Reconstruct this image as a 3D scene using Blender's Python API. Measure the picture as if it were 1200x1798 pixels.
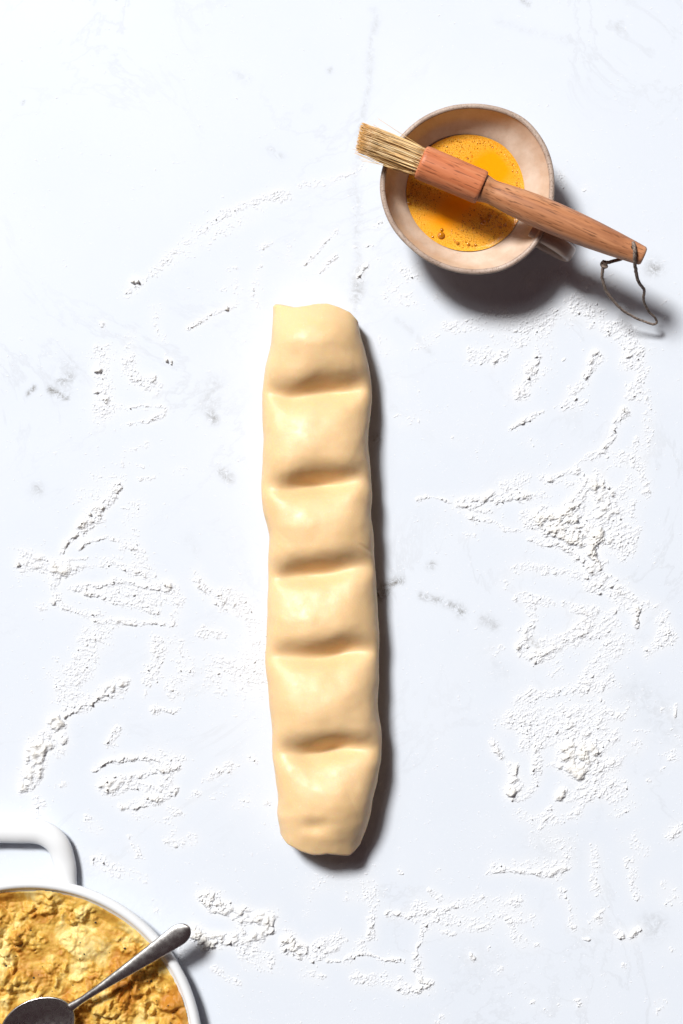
import bpy, bmesh, math, random
import numpy as np
from mathutils import Vector, noise as mnoise

# ------------------------------------------------------------------ camera, light, exposure
PX = 0.0004                     # metres per photograph pixel on the table plane
CAMH = 1.5                      # camera height
sc = bpy.context.scene
for o in list(bpy.data.objects):
    bpy.data.objects.remove(o)
cam_d = bpy.data.cameras.new('camera'); cam = bpy.data.objects.new('camera', cam_d)
sc.collection.objects.link(cam); sc.camera = cam
cam.location = (0, 0, CAMH); cam.rotation_euler = (0, 0, 0)
cam_d.sensor_fit = 'HORIZONTAL'; cam_d.sensor_width = 36.0
cam_d.lens = 36.0 * CAMH / (1200 * PX)
cam_d.clip_start = 0.05; cam_d.clip_end = 50

w = bpy.data.worlds.new('World'); sc.world = w; w.use_nodes = True
bg = w.node_tree.nodes['Background']
bg.inputs[0].default_value = (1.0, 0.60, 0.66, 1); bg.inputs[1].default_value = 0.05

LDIR = Vector((-0.50, 0.65, 1.0)).normalized()
def area(name, dist, size, watts, col, d=LDIR):
    l = bpy.data.lights.new(name, 'AREA'); l.shape = 'DISK'; l.size = size; l.energy = watts; l.color = col
    o = bpy.data.objects.new(name, l); sc.collection.objects.link(o)
    o.location = d * dist
    o.rotation_euler = (-d).to_track_quat('-Z', 'Y').to_euler()
    return o
area('key_window_light', 22.0, 4.6, 7850, (1.0, 0.985, 0.96))
area('soft_window_light', 22.0, 11.5, 1230, (1.0, 0.985, 0.97), Vector((-0.51, 0.65, 1.0)).normalized())

sc.view_settings.view_transform = 'Standard'; sc.view_settings.look = 'None'
sc.view_settings.exposure = 0.0; sc.view_settings.gamma = 1.0
sc.view_settings.use_curve_mapping = False
sc.cycles.use_denoising = True
sc.cycles.max_bounces = 10; sc.cycles.diffuse_bounces = 5

C = sc.collection
RNG = np.random.default_rng(7)
random.seed(5)

# ------------------------------------------------------------------ helpers
def wp(px, py, z=0.0):
    """world point at height z that the photograph shows at pixel (px, py)"""
    k = (CAMH - z) / CAMH * PX
    return Vector(((px - 600) * k, (899 - py) * k, z))

def mesh_obj(name, verts, faces, mat=None, parent=None, smooth=True):
    me = bpy.data.meshes.new(name)
    me.from_pydata([tuple(v) for v in verts], [], faces)
    if smooth:
        me.polygons.foreach_set('use_smooth', np.ones(len(me.polygons), dtype=bool))
    me.update()
    o = bpy.data.objects.new(name, me); C.objects.link(o)
    if mat: me.materials.append(mat)
    if parent: o.parent = parent
    return o

def np_mesh(name, V, F, mat=None, parent=None, smooth=True):
    """fast mesh from numpy verts (n,3) and quads (m,4)"""
    me = bpy.data.meshes.new(name)
    me.vertices.add(len(V)); me.vertices.foreach_set('co', np.ascontiguousarray(V, dtype=np.float32).ravel())
    k = F.shape[1]
    me.loops.add(F.size); me.loops.foreach_set('vertex_index', np.ascontiguousarray(F, dtype=np.int32).ravel())
    me.polygons.add(len(F)); me.polygons.foreach_set('loop_start', np.arange(0, F.size, k, dtype=np.int32))
    me.polygons.foreach_set('use_smooth', np.full(len(F), smooth, dtype=bool))
    me.update(calc_edges=True); me.validate()
    o = bpy.data.objects.new(name, me); C.objects.link(o)
    if mat: me.materials.append(mat)
    if parent: o.parent = parent
    return o

def attr(o, name, vals):
    a = o.data.attributes.new(name, 'FLOAT', 'POINT')
    a.data.foreach_set('value', np.ascontiguousarray(vals, dtype=np.float32))

def empty(name, loc, label=None, cat=None):
    o = bpy.data.objects.new(name, None); C.objects.link(o); o.location = loc; o.empty_display_size = 0.02
    if label: o['label'] = label
    if cat: o['category'] = cat
    return o

def blur(a, s):
    r = max(1, int(math.ceil(s * 2.6)))
    k = np.exp(-0.5 * (np.arange(-r, r + 1) / s) ** 2); k /= k.sum()
    for ax in (0, 1):
        p = np.pad(a, [(r, r) if i == ax else (0, 0) for i in (0, 1)], mode='reflect')
        out = np.zeros_like(a); n = a.shape[ax]
        for i, kv in enumerate(k):
            out += kv * (p[i:i + n] if ax == 0 else p[:, i:i + n])
        a = out
    return a

def vnoise(shape, cell, rng=RNG):
    h, wd = shape
    gh, gw = int(h / cell) + 3, int(wd / cell) + 3
    g = rng.uniform(-1, 1, (gh, gw)).astype(np.float32)
    y = np.arange(h) / cell + rng.uniform(0, 1); x = np.arange(wd) / cell + rng.uniform(0, 1)
    yi = y.astype(int); xi = x.astype(int)
    fy = (y - yi); fx = (x - xi)
    fy = (fy * fy * (3 - 2 * fy))[:, None].astype(np.float32); fx = (fx * fx * (3 - 2 * fx))[None, :].astype(np.float32)
    a = g[yi][:, xi]; b = g[yi][:, xi + 1]; c = g[yi + 1][:, xi]; d = g[yi + 1][:, xi + 1]
    return (a * (1 - fx) + b * fx) * (1 - fy) + (c * (1 - fx) + d * fx) * fy

# node helper -------------------------------------------------------
class NT:
    def __init__(s, name):
        s.m = bpy.data.materials.new(name); s.m.use_nodes = True
        s.t = s.m.node_tree; s.b = s.t.nodes['Principled BSDF']
    def n(s, typ, **kw):
        nd = s.t.nodes.new(typ)
        for k, v in kw.items(): setattr(nd, k, v)
        return nd
    def l(s, a, b): s.t.links.new(a, b)
    def set(s, **kw):
        for k, v in kw.items(): s.b.inputs[k.replace('_', ' ')].default_value = v
    def coords(s, scale=(1, 1, 1), loc=(0, 0, 0), rot=(0, 0, 0)):
        tc = s.n('ShaderNodeTexCoord'); mp = s.n('ShaderNodeMapping')
        mp.inputs['Scale'].default_value = scale; mp.inputs['Location'].default_value = loc; mp.inputs['Rotation'].default_value = rot
        s.l(tc.outputs['Object'], mp.inputs['Vector']); return mp.outputs['Vector']
    def noise(s, vec, scale, detail=4, rough=0.55, dist=0):
        nd = s.n('ShaderNodeTexNoise'); nd.inputs['Scale'].default_value = scale; nd.inputs['Detail'].default_value = detail
        nd.inputs['Roughness'].default_value = rough; nd.inputs['Distortion'].default_value = dist
        s.l(vec, nd.inputs['Vector']); return nd.outputs['Fac']
    def ramp(s, fac, stops):
        r = s.n('ShaderNodeValToRGB'); e = r.color_ramp.elements
        while len(e) < len(stops): e.new(0.5)
        for i, (p, c) in enumerate(stops):
            e[i].position = p; e[i].color = (*c, 1) if len(c) == 3 else c
        s.l(fac, r.inputs['Fac']); return r.outputs['Color']
    def mix(s, fac, a, b, typ='MIX'):
        m = s.n('ShaderNodeMix', data_type='RGBA', blend_type=typ)
        for sock, v in ((m.inputs[0], fac), (m.inputs[6], a), (m.inputs[7], b)):
            if isinstance(v, bpy.types.NodeSocket): s.l(v, sock)
            else: sock.default_value = v if isinstance(v, (int, float)) else (*v, 1)
        return m.outputs[2]
    def math(s, op, a, b=0.0):
        m = s.n('ShaderNodeMath', operation=op)
        for sock, v in ((m.inputs[0], a), (m.inputs[1], b)):
            if isinstance(v, bpy.types.NodeSocket): s.l(v, sock)
            else: sock.default_value = v
        return m.outputs[0]
    def attr(s, name):
        return s.n('ShaderNodeAttribute', attribute_name=name).outputs['Fac']
    def color(s, sock): s.l(sock, s.b.inputs['Base Color'])
    def bump(s, h, strength=0.3, dist=0.001):
        b = s.n('ShaderNodeBump'); b.inputs['Strength'].default_value = strength; b.inputs['Distance'].default_value = dist
        s.l(h, b.inputs['Height']); s.l(b.outputs['Normal'], s.b.inputs['Normal'])

# ------------------------------------------------------------------ materials
def mat_marble():
    m = NT('marble'); v = m.coords()
    n1 = m.noise(v, 9, 5); n2 = m.noise(v, 170, 10, 0.8, 1.0)
    base = m.mix(n1, (0.565, 0.612, 0.682), (0.625, 0.664, 0.722))
    ve = m.attr('vein')
    brk = m.ramp(n2, [(0.42, (0.0,) * 3), (0.60, (1.7,) * 3)])
    f = m.math('MULTIPLY', ve, brk)
    f2 = m.n('ShaderNodeClamp'); m.l(f, f2.inputs['Value'])
    nv = m.noise(v, 4.2, 9, 0.62, 1.6); rid = m.math('ABSOLUTE', m.math('SUBTRACT', nv, 0.5))
    ridc = m.ramp(rid, [(0.0, (1, 1, 1)), (0.011, (0, 0, 0))]); gate = m.ramp(m.noise(v, 7, 3), [(0.42, (0, 0, 0)), (0.62, (1, 1, 1))])
    base = m.mix(m.math('MULTIPLY', m.math('MULTIPLY', ridc, gate), 0.16), base, (0.30, 0.30, 0.31))
    dust = m.math('MULTIPLY', m.attr('dust'), m.ramp(m.noise(v, 1100, 3, 0.7), [(0.36, (0.25,) * 3), (0.6, (1.0,) * 3)]))
    base = m.mix(f2.outputs[0], base, (0.18, 0.175, 0.165))
    m.color(m.mix(dust, base, (0.715, 0.715, 0.71)))
    m.set(Roughness=0.42); m.b.inputs['Specular IOR Level'].default_value = 0.35
    return m.m
def mat_flour():
    m = NT('flour'); v = m.coords()
    th = m.attr('thick')
    m.color(m.mix(th, (0.64, 0.665, 0.71), (0.72, 0.71, 0.685)))
    m.set(Roughness=1.0); m.b.inputs['Specular IOR Level'].default_value = 0.05
    m.bump(m.noise(v, 2600, 2, 0.7), 0.5, 0.0006)
    return m.m
def mat_dough():
    m = NT('dough'); v = m.coords()
    n1 = m.noise(v, 26, 4); n2 = m.noise(v, 700, 3, 0.6); n3 = m.noise(v, 160, 3, 0.6)
    c = m.mix(n1, (0.67, 0.445, 0.212), (0.73, 0.525, 0.30))
    fleck = m.ramp(n2, [(0.60, (0, 0, 0)), (0.72, (1, 1, 1))])
    c = m.mix(m.math('MULTIPLY', fleck, 0.4), c, (0.72, 0.58, 0.40))
    m.color(c)
    m.set(Roughness=0.40, Subsurface_Weight=0.45, Subsurface_Scale=0.005)
    m.b.inputs['Subsurface Radius'].default_value = (1.0, 0.38, 0.10)
    m.b.inputs['Specular IOR Level'].default_value = 0.5
    m.l(m.ramp(n3, [(0.3, (0.42,) * 3), (0.75, (0.62,) * 3)]), m.b.inputs['Roughness'])
    h = m.math('ADD', m.math('MULTIPLY', n2, 0.5), m.math('MULTIPLY', n3, 0.35))
    m.bump(h, 0.25, 0.0009)
    return m.m
def mat_glaze(name, a, b, rim=False):
    m = NT(name); v = m.coords()
    n1 = m.ramp(m.noise(m.coords((1, 1, 0.45)), 75, 5, 0.65), [(0.30, (0, 0, 0)), (0.66, (1, 1, 1))]); sp = m.noise(v, 1100, 2, 0.6); n3 = m.noise(v, 300, 4)
    c = m.mix(n1, a, b)
    lo, hi = (0.55, 0.66) if rim else (0.67, 0.74)
    spk = m.ramp(sp, [(lo, (0, 0, 0)), (hi, (1, 1, 1))])
    c = m.mix(m.math('MULTIPLY', spk, 0.75 if rim else 0.45), c, (0.10, 0.055, 0.035))
    m.color(c); m.set(Roughness=0.28 if not rim else 0.5)
    m.bump(n3, 0.15, 0.0008)
    return m.m
def mat_egg():
    m = NT('egg_wash'); v = m.coords()
    f = m.attr('foam'); n = m.noise(v, 1500, 3, 0.6); n2 = m.noise(v, 120, 3)
    fine = m.ramp(n, [(0.40, (0.62, 0.25, 0.008)), (0.60, (0.86, 0.48, 0.08))])
    ff = m.n('ShaderNodeClamp'); m.l(m.math('MULTIPLY', f, m.math('ADD', m.math('MULTIPLY', n2, 0.9), 0.45)), ff.inputs['Value'])
    m.color(m.mix(ff.outputs[0], (0.90, 0.315, 0.002), fine))
    m.set(Roughness=0.16, Subsurface_Weight=0.25, Subsurface_Scale=0.004)
    m.b.inputs['Subsurface Radius'].default_value = (1.0, 0.4, 0.05)
    m.bump(m.math('MULTIPLY', n, f), 0.25, 0.0005)
    return m.m
def mat_wood(name, dark, mid, light):
    m = NT(name)
    v1 = m.coords((10, 160, 160)); v2 = m.coords((70, 900, 900)); v3 = m.coords((6, 40, 40))
    n1 = m.noise(v1, 1.0, 5, 0.6, 0.6); n2 = m.noise(v2, 1.0, 2, 0.6); n3 = m.noise(v3, 1.0, 3)
    c = m.ramp(n1, [(0.3, dark), (0.5, mid), (0.72, light)])
    fl = m.ramp(n2, [(0.56, (0, 0, 0)), (0.66, (1, 1, 1))])
    c = m.mix(m.math('MULTIPLY', fl, 0.95), c, tuple(x * 0.35 for x in dark))
    c = m.mix(m.math('MULTIPLY', n3, 0.5), c, mid)
    m.color(c); m.set(Roughness=0.5)
    m.b.inputs['Specular IOR Level'].default_value = 0.4
    m.bump(m.math('ADD', m.math('MULTIPLY', n2, -1.0), n1), 0.25, 0.0006)
    return m.m
def mat_bristle():
    m = NT('bristle'); t = m.attr('tone'); tip = m.attr('tip')
    c = m.ramp(t, [(0.0, (0.15, 0.06, 0.018)), (0.25, (0.46, 0.24, 0.075)), (0.7, (0.80, 0.53, 0.23)), (1.0, (0.88, 0.70, 0.42))])
    c = m.mix(tip, c, (0.50, 0.22, 0.03))
    m.color(c); m.set(Roughness=0.4); return m.m
def mat_plain(name, col, rough=0.5, metal=0.0, spec=0.5, coat=0.0):
    m = NT(name); m.set(Base_Color=(*col, 1), Roughness=rough, Metallic=metal)
    m.b.inputs['Specular IOR Level'].default_value = spec; m.b.inputs['Coat Weight'].default_value = coat
    return m
def mat_twine():
    m = NT('twine'); v = m.coords()
    n = m.noise(v, 900, 3, 0.7)
    m.color(m.ramp(n, [(0.35, (0.05, 0.035, 0.028)), (0.65, (0.36, 0.28, 0.23))])); m.set(Roughness=0.9)
    m.bump(n, 0.6, 0.0008); return m.m
def mat_enamel():
    m = mat_plain('white_enamel', (0.70, 0.72, 0.74), 0.16, 0, 0.5, 0.3)
    v = m.coords(); m.bump(m.noise(v, 60, 2), 0.05, 0.001); return m.m
def mat_mash():
    m = NT('mashed_filling'); v = m.coords()
    n1 = m.noise(v, 42, 5, 0.6, 0.5); n2 = m.noise(v, 600, 4, 0.65); n3 = m.noise(v, 28, 3)
    c = m.ramp(n1, [(0.38, (0.42, 0.175, 0.014)), (0.5, (0.60, 0.36, 0.062)), (0.61, (0.72, 0.55, 0.21))])
    g = m.ramp(n3, [(0.56, (0, 0, 0)), (0.70, (1, 1, 1))])
    c = m.mix(m.math('MULTIPLY', g, 0.45), c, (0.55, 0.42, 0.13))
    br = m.ramp(n2, [(0.60, (0, 0, 0)), (0.78, (1, 1, 1))])
    c = m.mix(m.math('MULTIPLY', br, 0.35), c, (0.50, 0.20, 0.02))
    m.color(c); m.set(Roughness=0.62, Subsurface_Weight=0.25, Subsurface_Scale=0.003)
    m.b.inputs['Subsurface Radius'].default_value = (1.0, 0.5, 0.12)
    m.bump(n2, 0.22, 0.0008); return m.m
def mat_steel():
    m = mat_plain('dull_steel', (0.60, 0.59, 0.575), 0.2, 1.0)
    v = m.coords(); n = m.noise(v, 250, 4, 0.6)
    m.l(m.ramp(n, [(0.4, (0.25,) * 3), (0.7, (0.33,) * 3)]), m.b.inputs['Roughness'])
    m.bump(n, 0.02, 0.0004)
    return m.m

M_marble, M_flour, M_dough, M_egg = mat_marble(), mat_flour(), mat_dough(), mat_egg()
M_glaze = mat_glaze('cream_glaze', (0.50, 0.365, 0.265), (0.63, 0.51, 0.415))
M_rim = mat_glaze('speckled_rim_glaze', (0.32, 0.23, 0.18), (0.45, 0.36, 0.30), True)
M_clay = mat_glaze('mug_outside_glaze', (0.40, 0.30, 0.25), (0.48, 0.38, 0.32))
M_handlewood = mat_wood('beech_handle', (0.23, 0.080, 0.033), (0.44, 0.185, 0.083), (0.61, 0.325, 0.175))
M_collarwood = mat_wood('beech_collar', (0.34, 0.085, 0.033), (0.52, 0.165, 0.067), (0.62, 0.26, 0.13))
M_bristle, M_twine, M_enamel, M_mash, M_steel = mat_bristle(), mat_twine(), mat_enamel(), mat_mash(), mat_steel()
M_bubble = mat_plain('egg_bubble', (0.40, 0.14, 0.004), 0.08, 0, 0.6).m
M_pepper = mat_plain('pepper', (0.03, 0.02, 0.012), 0.6).m
M_dark = mat_plain('hole_dark', (0.03, 0.015, 0.01), 0.9).m

# ------------------------------------------------------------------ polyline distance on the photo grid
GW, GH = 1200, 1800
def seg_dist(X, Y, pts):
    d = np.full(X.shape, 1e9, dtype=np.float32)
    if len(pts) == 1:
        return np.hypot(X - pts[0][0], Y - pts[0][1])
    for (x0, y0), (x1, y1) in zip(pts[:-1], pts[1:]):
        vx, vy = x1 - x0, y1 - y0; L = vx * vx + vy * vy + 1e-6
        t = np.clip(((X - x0) * vx + (Y - y0) * vy) / L, 0, 1)
        d = np.minimum(d, np.hypot(X - x0 - t * vx, Y - y0 - t * vy))
    return d

# ------------------------------------------------------------------ marble table
def build_table():
    fine = np.arange(-0.27, 0.2701, 0.0016); finey = np.arange(-0.39, 0.3901, 0.0016)
    xs = np.concatenate([[-1.0, -0.6, -0.4], fine, [0.4, 0.6, 1.0]]); ys = np.concatenate([[-1.2, -0.8, -0.5], finey, [0.5, 0.8, 1.2]])
    X, Y = np.meshgrid(xs, ys)
    nx, ny = len(xs), len(ys)
    V = np.stack([X.ravel(), Y.ravel(), np.zeros(X.size)], 1)
    i = np.arange(nx * ny).reshape(ny, nx)
    F = np.stack([i[:-1, :-1], i[:-1, 1:], i[1:, 1:], i[1:, :-1]], -1).reshape(-1, 4)
    o = np_mesh('marble_table', V, F, M_marble)
    px = X / PX + 600; py = 899 - Y / PX
    wob = vnoise(X.shape, 9) * 4 + vnoise(X.shape, 30) * 6
    vein = np.zeros(X.shape, dtype=np.float32)
    veins = [([(655, 20), (662, 35), (650, 75), (645, 110), (650, 150), (632, 230), (625, 330), (620, 400), (628, 470), (632, 540)], 7, 0.13),
             ([(626, 340), (622, 380)], 12, 0.12), ([(630, 470), (632, 520)], 12, 0.30),
             ([(80, 686), (112, 698)], 6, 0.75), ([(100, 668), (120, 660)], 10, 0.42), ([(105, 680), (118, 650)], 26, 0.14),
             ([(44, 696), (51, 688)], 5, 0.6), ([(372, 725), (380, 738)], 9, 0.45), ([(366, 710), (376, 672)], 16, 0.15),
             ([(390, 828), (405, 838)], 9, 0.42), ([(60, 862)], 12, 0.25), ([(672, 1046), (678, 1036)], 10, 0.8), ([(685, 1027), (708, 1024)], 6, 0.8),
             ([(738, 1048), (770, 1060), (812, 1076)], 6, 0.45), ([(806, 1075)], 9, 0.6), ([(850, 1090), (870, 1100)], 9, 0.28), ([(930, 1125), (945, 1135)], 7, 0.5),
             ([(757, 997)], 7, 0.5), ([(668, 776)], 9, 0.5), ([(1145, 1630)], 22, 0.25), ([(1152, 466)], 13, 0.5), ([(1120, 1220), (1180, 1270)], 34, 0.10),
             ([(945, 1480), (990, 1500)], 30, 0.09), ([(830, 1690)], 36, 0.07), ([(1090, 45)], 8, 0.2), ([(920, 2), (930, 6)], 5, 0.4), ([(579, 126)], 5, 0.25),
             ([(410, 130), (440, 142)], 9, 0.10), ([(480, 265), (500, 280)], 7, 0.14), ([(860, 1150), (880, 1190)], 20, 0.06), ([(45, 178)], 2.5, 0.9),
             ([(880, 40), (960, 60), (1000, 70)], 8, 0.06), ([(700, 560), (760, 620)], 6, 0.10), ([(330, 950), (345, 970)], 12, 0.05)]
    for pts, r, s in veins:
        d = seg_dist(px + wob, py + wob[::-1, ::-1], pts)
        vein = np.maximum(vein, s * np.exp(-(d / r) ** 2))
    attr(o, 'vein', vein.ravel())
    global TABLE; TABLE = (o, px, py)
    o['kind'] = 'structure'; o['label'] = 'white marble worktop with faint grey veins dusted with flour'
build_table()

# ------------------------------------------------------------------ dough outline (photo pixels)
DL = np.array([(480, 528), (480, 545), (480, 560), (477, 600), (470, 630), (465, 655), (461, 685), (461, 720), (463, 770), (460, 830), (459, 862), (462, 893), (470, 922), (473, 945), (472, 990), (470, 1030), (469, 1100), (467, 1150), (467, 1178), (471, 1210), (475, 1240), (478, 1290), (480, 1340), (486, 1380), (489, 1410), (487, 1432), (490, 1455), (494, 1475), (496, 1510)], float)
DR = np.array([(627, 528), (629, 560), (633, 590), (642, 620), (650, 650), (653, 690), (653, 712), (648, 748), (648, 790), (651, 830), (653, 870), (653, 905), (655, 930), (659, 985), (662, 1040), (665, 1090), (667, 1140), (666, 1180), (664, 1215), (665, 1250), (669, 1280), (671, 1308), (670, 1330), (663, 1370), (656, 1400), (648, 1440), (640, 1465), (632, 1482), (626, 1510)], float)
YT = np.array([(-1, 533), (-.85, 534), (-.5, 540), (-.2, 537), (0, 533.5), (.3, 533), (.6, 540), (.85, 548), (1, 562)], float)
YB = np.array([(-1, 1468), (-.85, 1482), (-.5, 1494), (-.2, 1500), (0, 1500), (.2, 1498), (.5, 1501), (.78, 1503), (.9, 1497), (1, 1486)], float)
DENTS = [[(455, 684), (480, 689), (540, 694), (575, 690), (600, 683), (655, 681)], [(455, 850), (485, 854), (530, 859), (600, 846), (660, 842)],
         [(465, 1008), (490, 1012), (560, 1012), (600, 1001), (665, 996)], [(465, 1148), (500, 1152), (545, 1162), (600, 1151), (670, 1140)],
         [(475, 1321), (500, 1324), (560, 1329), (620, 1319), (675, 1311)]]

def build_dough():
    NR, NA = 420, 120
    zc0 = 0.015
    k0 = (CAMH - zc0) / CAMH
    def sm(a, x):
        xs = np.linspace(a[0, 0], a[-1, 0], 400); ys = np.interp(xs, a[:, 0], a[:, 1])
        kern = np.exp(-0.5 * (np.arange(-8, 9) / 3.2) ** 2); kern /= kern.sum()
        ys = np.convolve(np.pad(ys, 8, mode='edge'), kern, 'valid'); return np.interp(x, xs, ys)
    phi = np.linspace(0, 2 * np.pi, NA, endpoint=False)
    n = 2.12
    cu = np.sign(np.cos(phi)) * np.abs(np.cos(phi)) ** (2 / n); su = np.sign(np.sin(phi)) * np.abs(np.sin(phi)) ** (2 / n)
    yt = sm(YT, cu) + 5; yb = sm(YB, cu) - 6
    NC = 7
    rows = []
    ts = np.linspace(0, 1, NR)
    seq = [(0.0, a) for a in np.linspace(np.pi / 2, 0, NC, endpoint=False)] + [(t, 0.0) for t in ts] + [(1.0, -a) for a in np.linspace(0, np.pi / 2, NC + 1)[1:]]
    V = []
    for t, cap in seq:
        y = yt * (1 - t) + yb * t
        xl = sm(DL[:, ::-1], y); xr = sm(DR[:, ::-1], y)
        c = (xl + xr) / 2; a = (xr - xl) / 2
        x = c + a * cu
        # height along the roll
        s0 = np.clip((y - 533) / 75, 0, 1); s1 = np.clip((1500 - y) / 120, 0, 1)
        e0 = 0.50 + 0.50 * np.sin(s0 * np.pi / 2); e1 = 0.66 + 0.34 * np.sin(s1 * np.pi / 2) ** 0.9
        H = 108 * e0 * e1 * (1 + 0.03 * np.sin(y / 61.0))
        zc = 0.36 * H
        top = su > 0
        z = np.where(top, zc + (H - zc) * np.maximum(su, 0), zc * (1 - 0.96 * np.abs(np.minimum(su, 0)) ** 0.8))
        # dents, read where the photograph shows them
        yi = 899 + (y - 899) * k0 / (1 - z * PX / CAMH); xi = 600 + (x - 600) * k0 / (1 - z * PX / CAMH)
        dep = np.zeros_like(y)
        for j, dl in enumerate(DENTS):
            dl = np.array(dl, float)
            d = yi - np.polyval(np.polyfit((dl[:, 0] - 560) / 100, dl[:, 1], 3), np.clip((xi - 560) / 100, -1.1, 1.15)) + 2.0 * np.sin(xi / 17.0 + j)
            ad = np.abs(d)
            prof = np.where(d < 0, 0.80 * np.exp(-(ad / 25) ** 2.0) + 0.20 * np.exp(-(ad / 66) ** 1.9), 0.36 * np.exp(-(ad / 14) ** 1.8) + 0.64 * np.exp(-(ad / 52) ** 1.5))
            lat = 1 - 0.74 * np.abs(cu) ** 1.9
            lat = lat * (1 + 0.14 * np.sin(xi / 31.0 + 2.1 * j))
            dep += (56, 55, 55, 55, 52)[j] * prof * lat
        dep += 8 * np.exp(-(((xi - 552) / 26) ** 2 + ((yi - 1452) / 13) ** 2)) 
        dep += 4 * np.exp(-(((xi - 645) / 12) ** 2 + ((yi - 965 + (xi - 645) * -0.7) / 3.5) ** 2))
        for (x0, y0), (x1, y1), dp in (((499, 806), (497, 856), 1.6), ((516, 815), (514, 850), 1.0), ((478, 920), (502, 946), 1.8), ((636, 946), (662, 974), 2.2), ((610, 1390), (632, 1440), 1.4)):
            dep += 0.55 * dp * np.exp(-(seg_dist(xi, yi, [(x0, y0), (x1, y1)]) / 3.0) ** 2)
        shade = np.clip((z - zc) / (H - zc + 1e-6), 0, 1)
        z = z - dep * shade
        if cap != 0:
            s = math.cos(abs(cap)); q = math.sin(abs(cap))
            s = max(s, 0.02)
            z = zc * 0.9 + (z - zc * 0.9) * s
            y = y + (-6 if cap > 0 else 6) * q + (0)
            x = c + (x - c) * (1 - 0.06 * q * q)
        z = np.maximum(z, 1.0)
        lump = np.array([mnoise.noise(Vector((xx / 42, yy / 42, zz / 42))) * 3.0 + mnoise.noise(Vector((xx / 15, yy / 15, zz / 15 + 9))) * 0.6 for xx, yy, zz in zip(x, y, z)])
        nrm = np.stack([cu * 0.7, np.zeros_like(cu), np.maximum(su, 0)], 1)
        P = np.stack([(x - 600) * PX * k0, (899 - y) * PX * k0, z * PX], 1) + nrm * (lump * PX)[:, None]
        V.append(P)
    V = np.array(V); R = len(V)
    idx = np.arange(R * NA).reshape(R, NA)
    nxt = np.roll(idx, -1, axis=1)
    F = np.stack([idx[:-1], nxt[:-1], nxt[1:], idx[1:]], -1).reshape(-1, 4)[:, ::-1]
    verts = V.reshape(-1, 3)
    o = np_mesh('dough_roll', verts, F, M_dough)
    bm = bmesh.new(); bm.from_mesh(o.data)
    bmesh.ops.holes_fill(bm, edges=[e for e in bm.edges if e.is_boundary])
    bmesh.ops.recalc_face_normals(bm, faces=bm.faces); bm.to_mesh(o.data); bm.free()
    o.data.polygons.foreach_set('use_smooth', np.ones(len(o.data.polygons), dtype=bool))
    o['label'] = 'long pale raw dough roll with five pressed grooves across it'; o['category'] = 'dough'
build_dough()

# ------------------------------------------------------------------ mug
MUG = wp(821, 329, 0.048); MUG.z = 0
MUGH = 0.048
def mug_k(th):
    """slightly uneven hand-thrown outline"""
    a = np.degrees(th) % 360
    ang = np.array([0, 27, 50, 75, 90, 110, 140, 165, 180, 205, 225, 250, 270, 295, 315, 340, 360])
    val = np.array([309, 317, 321, 304, 298, 296, 298, 309, 310, 302, 294, 296, 304, 320, 322, 313, 309]) / 309.0
    return np.interp(a, ang, val)
MR = 154 * PX * (CAMH - MUGH) / CAMH
def ringed(name, prof, mat, parent, seg=144, kfun=None, close=False, jitter=0.0):
    """lathe of (r, z) profile with the mug's uneven outline"""
    th = np.linspace(0, 2 * np.pi, seg, endpoint=False)
    kk = mug_k(th); kk = (np.roll(kk, 2) + np.roll(kk, 1) + kk + np.roll(kk, -1) + np.roll(kk, -2)) / 5
    V = []
    for i, (r, z) in enumerate(prof):
        f = np.clip((z - 0.0) / MUGH, 0, 1)
        k = 1 + (kk - 1) * f
        zz = z + 0.0009 * f * np.sin(2 * th + 0.7) + 0.0005 * f * np.sin(5 * th)
        V.append(np.stack([r * k * np.cos(th), r * k * np.sin(th), zz], 1))
    V = np.array(V); n = len(prof); idx = np.arange(n * seg).reshape(n, seg); nx = np.roll(idx, -1, axis=1)
    F = np.stack([idx[:-1], nx[:-1], nx[1:], idx[1:]], -1).reshape(-1, 4)
    if close:
        F = np.concatenate([F, np.stack([idx[-1], nx[-1], nx[0], idx[0]], -1)])
    return np_mesh(name, V.reshape(-1, 3), F, mat, parent)
def smooth_prof(pts, n=40):
    pts = np.array(pts, float); t = np.r_[0, np.cumsum(np.hypot(*np.diff(pts, axis=0).T))]
    tt = np.linspace(0, t[-1], n)
    from_p = np.stack([np.interp(tt, t, pts[:, 0]), np.interp(tt, t, pts[:, 1])], 1)
    for _ in range(6):
        from_p[1:-1] = (from_p[:-2] + 2 * from_p[1:-1] + from_p[2:]) / 4
    return from_p
LIQ = 0.0245
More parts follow.
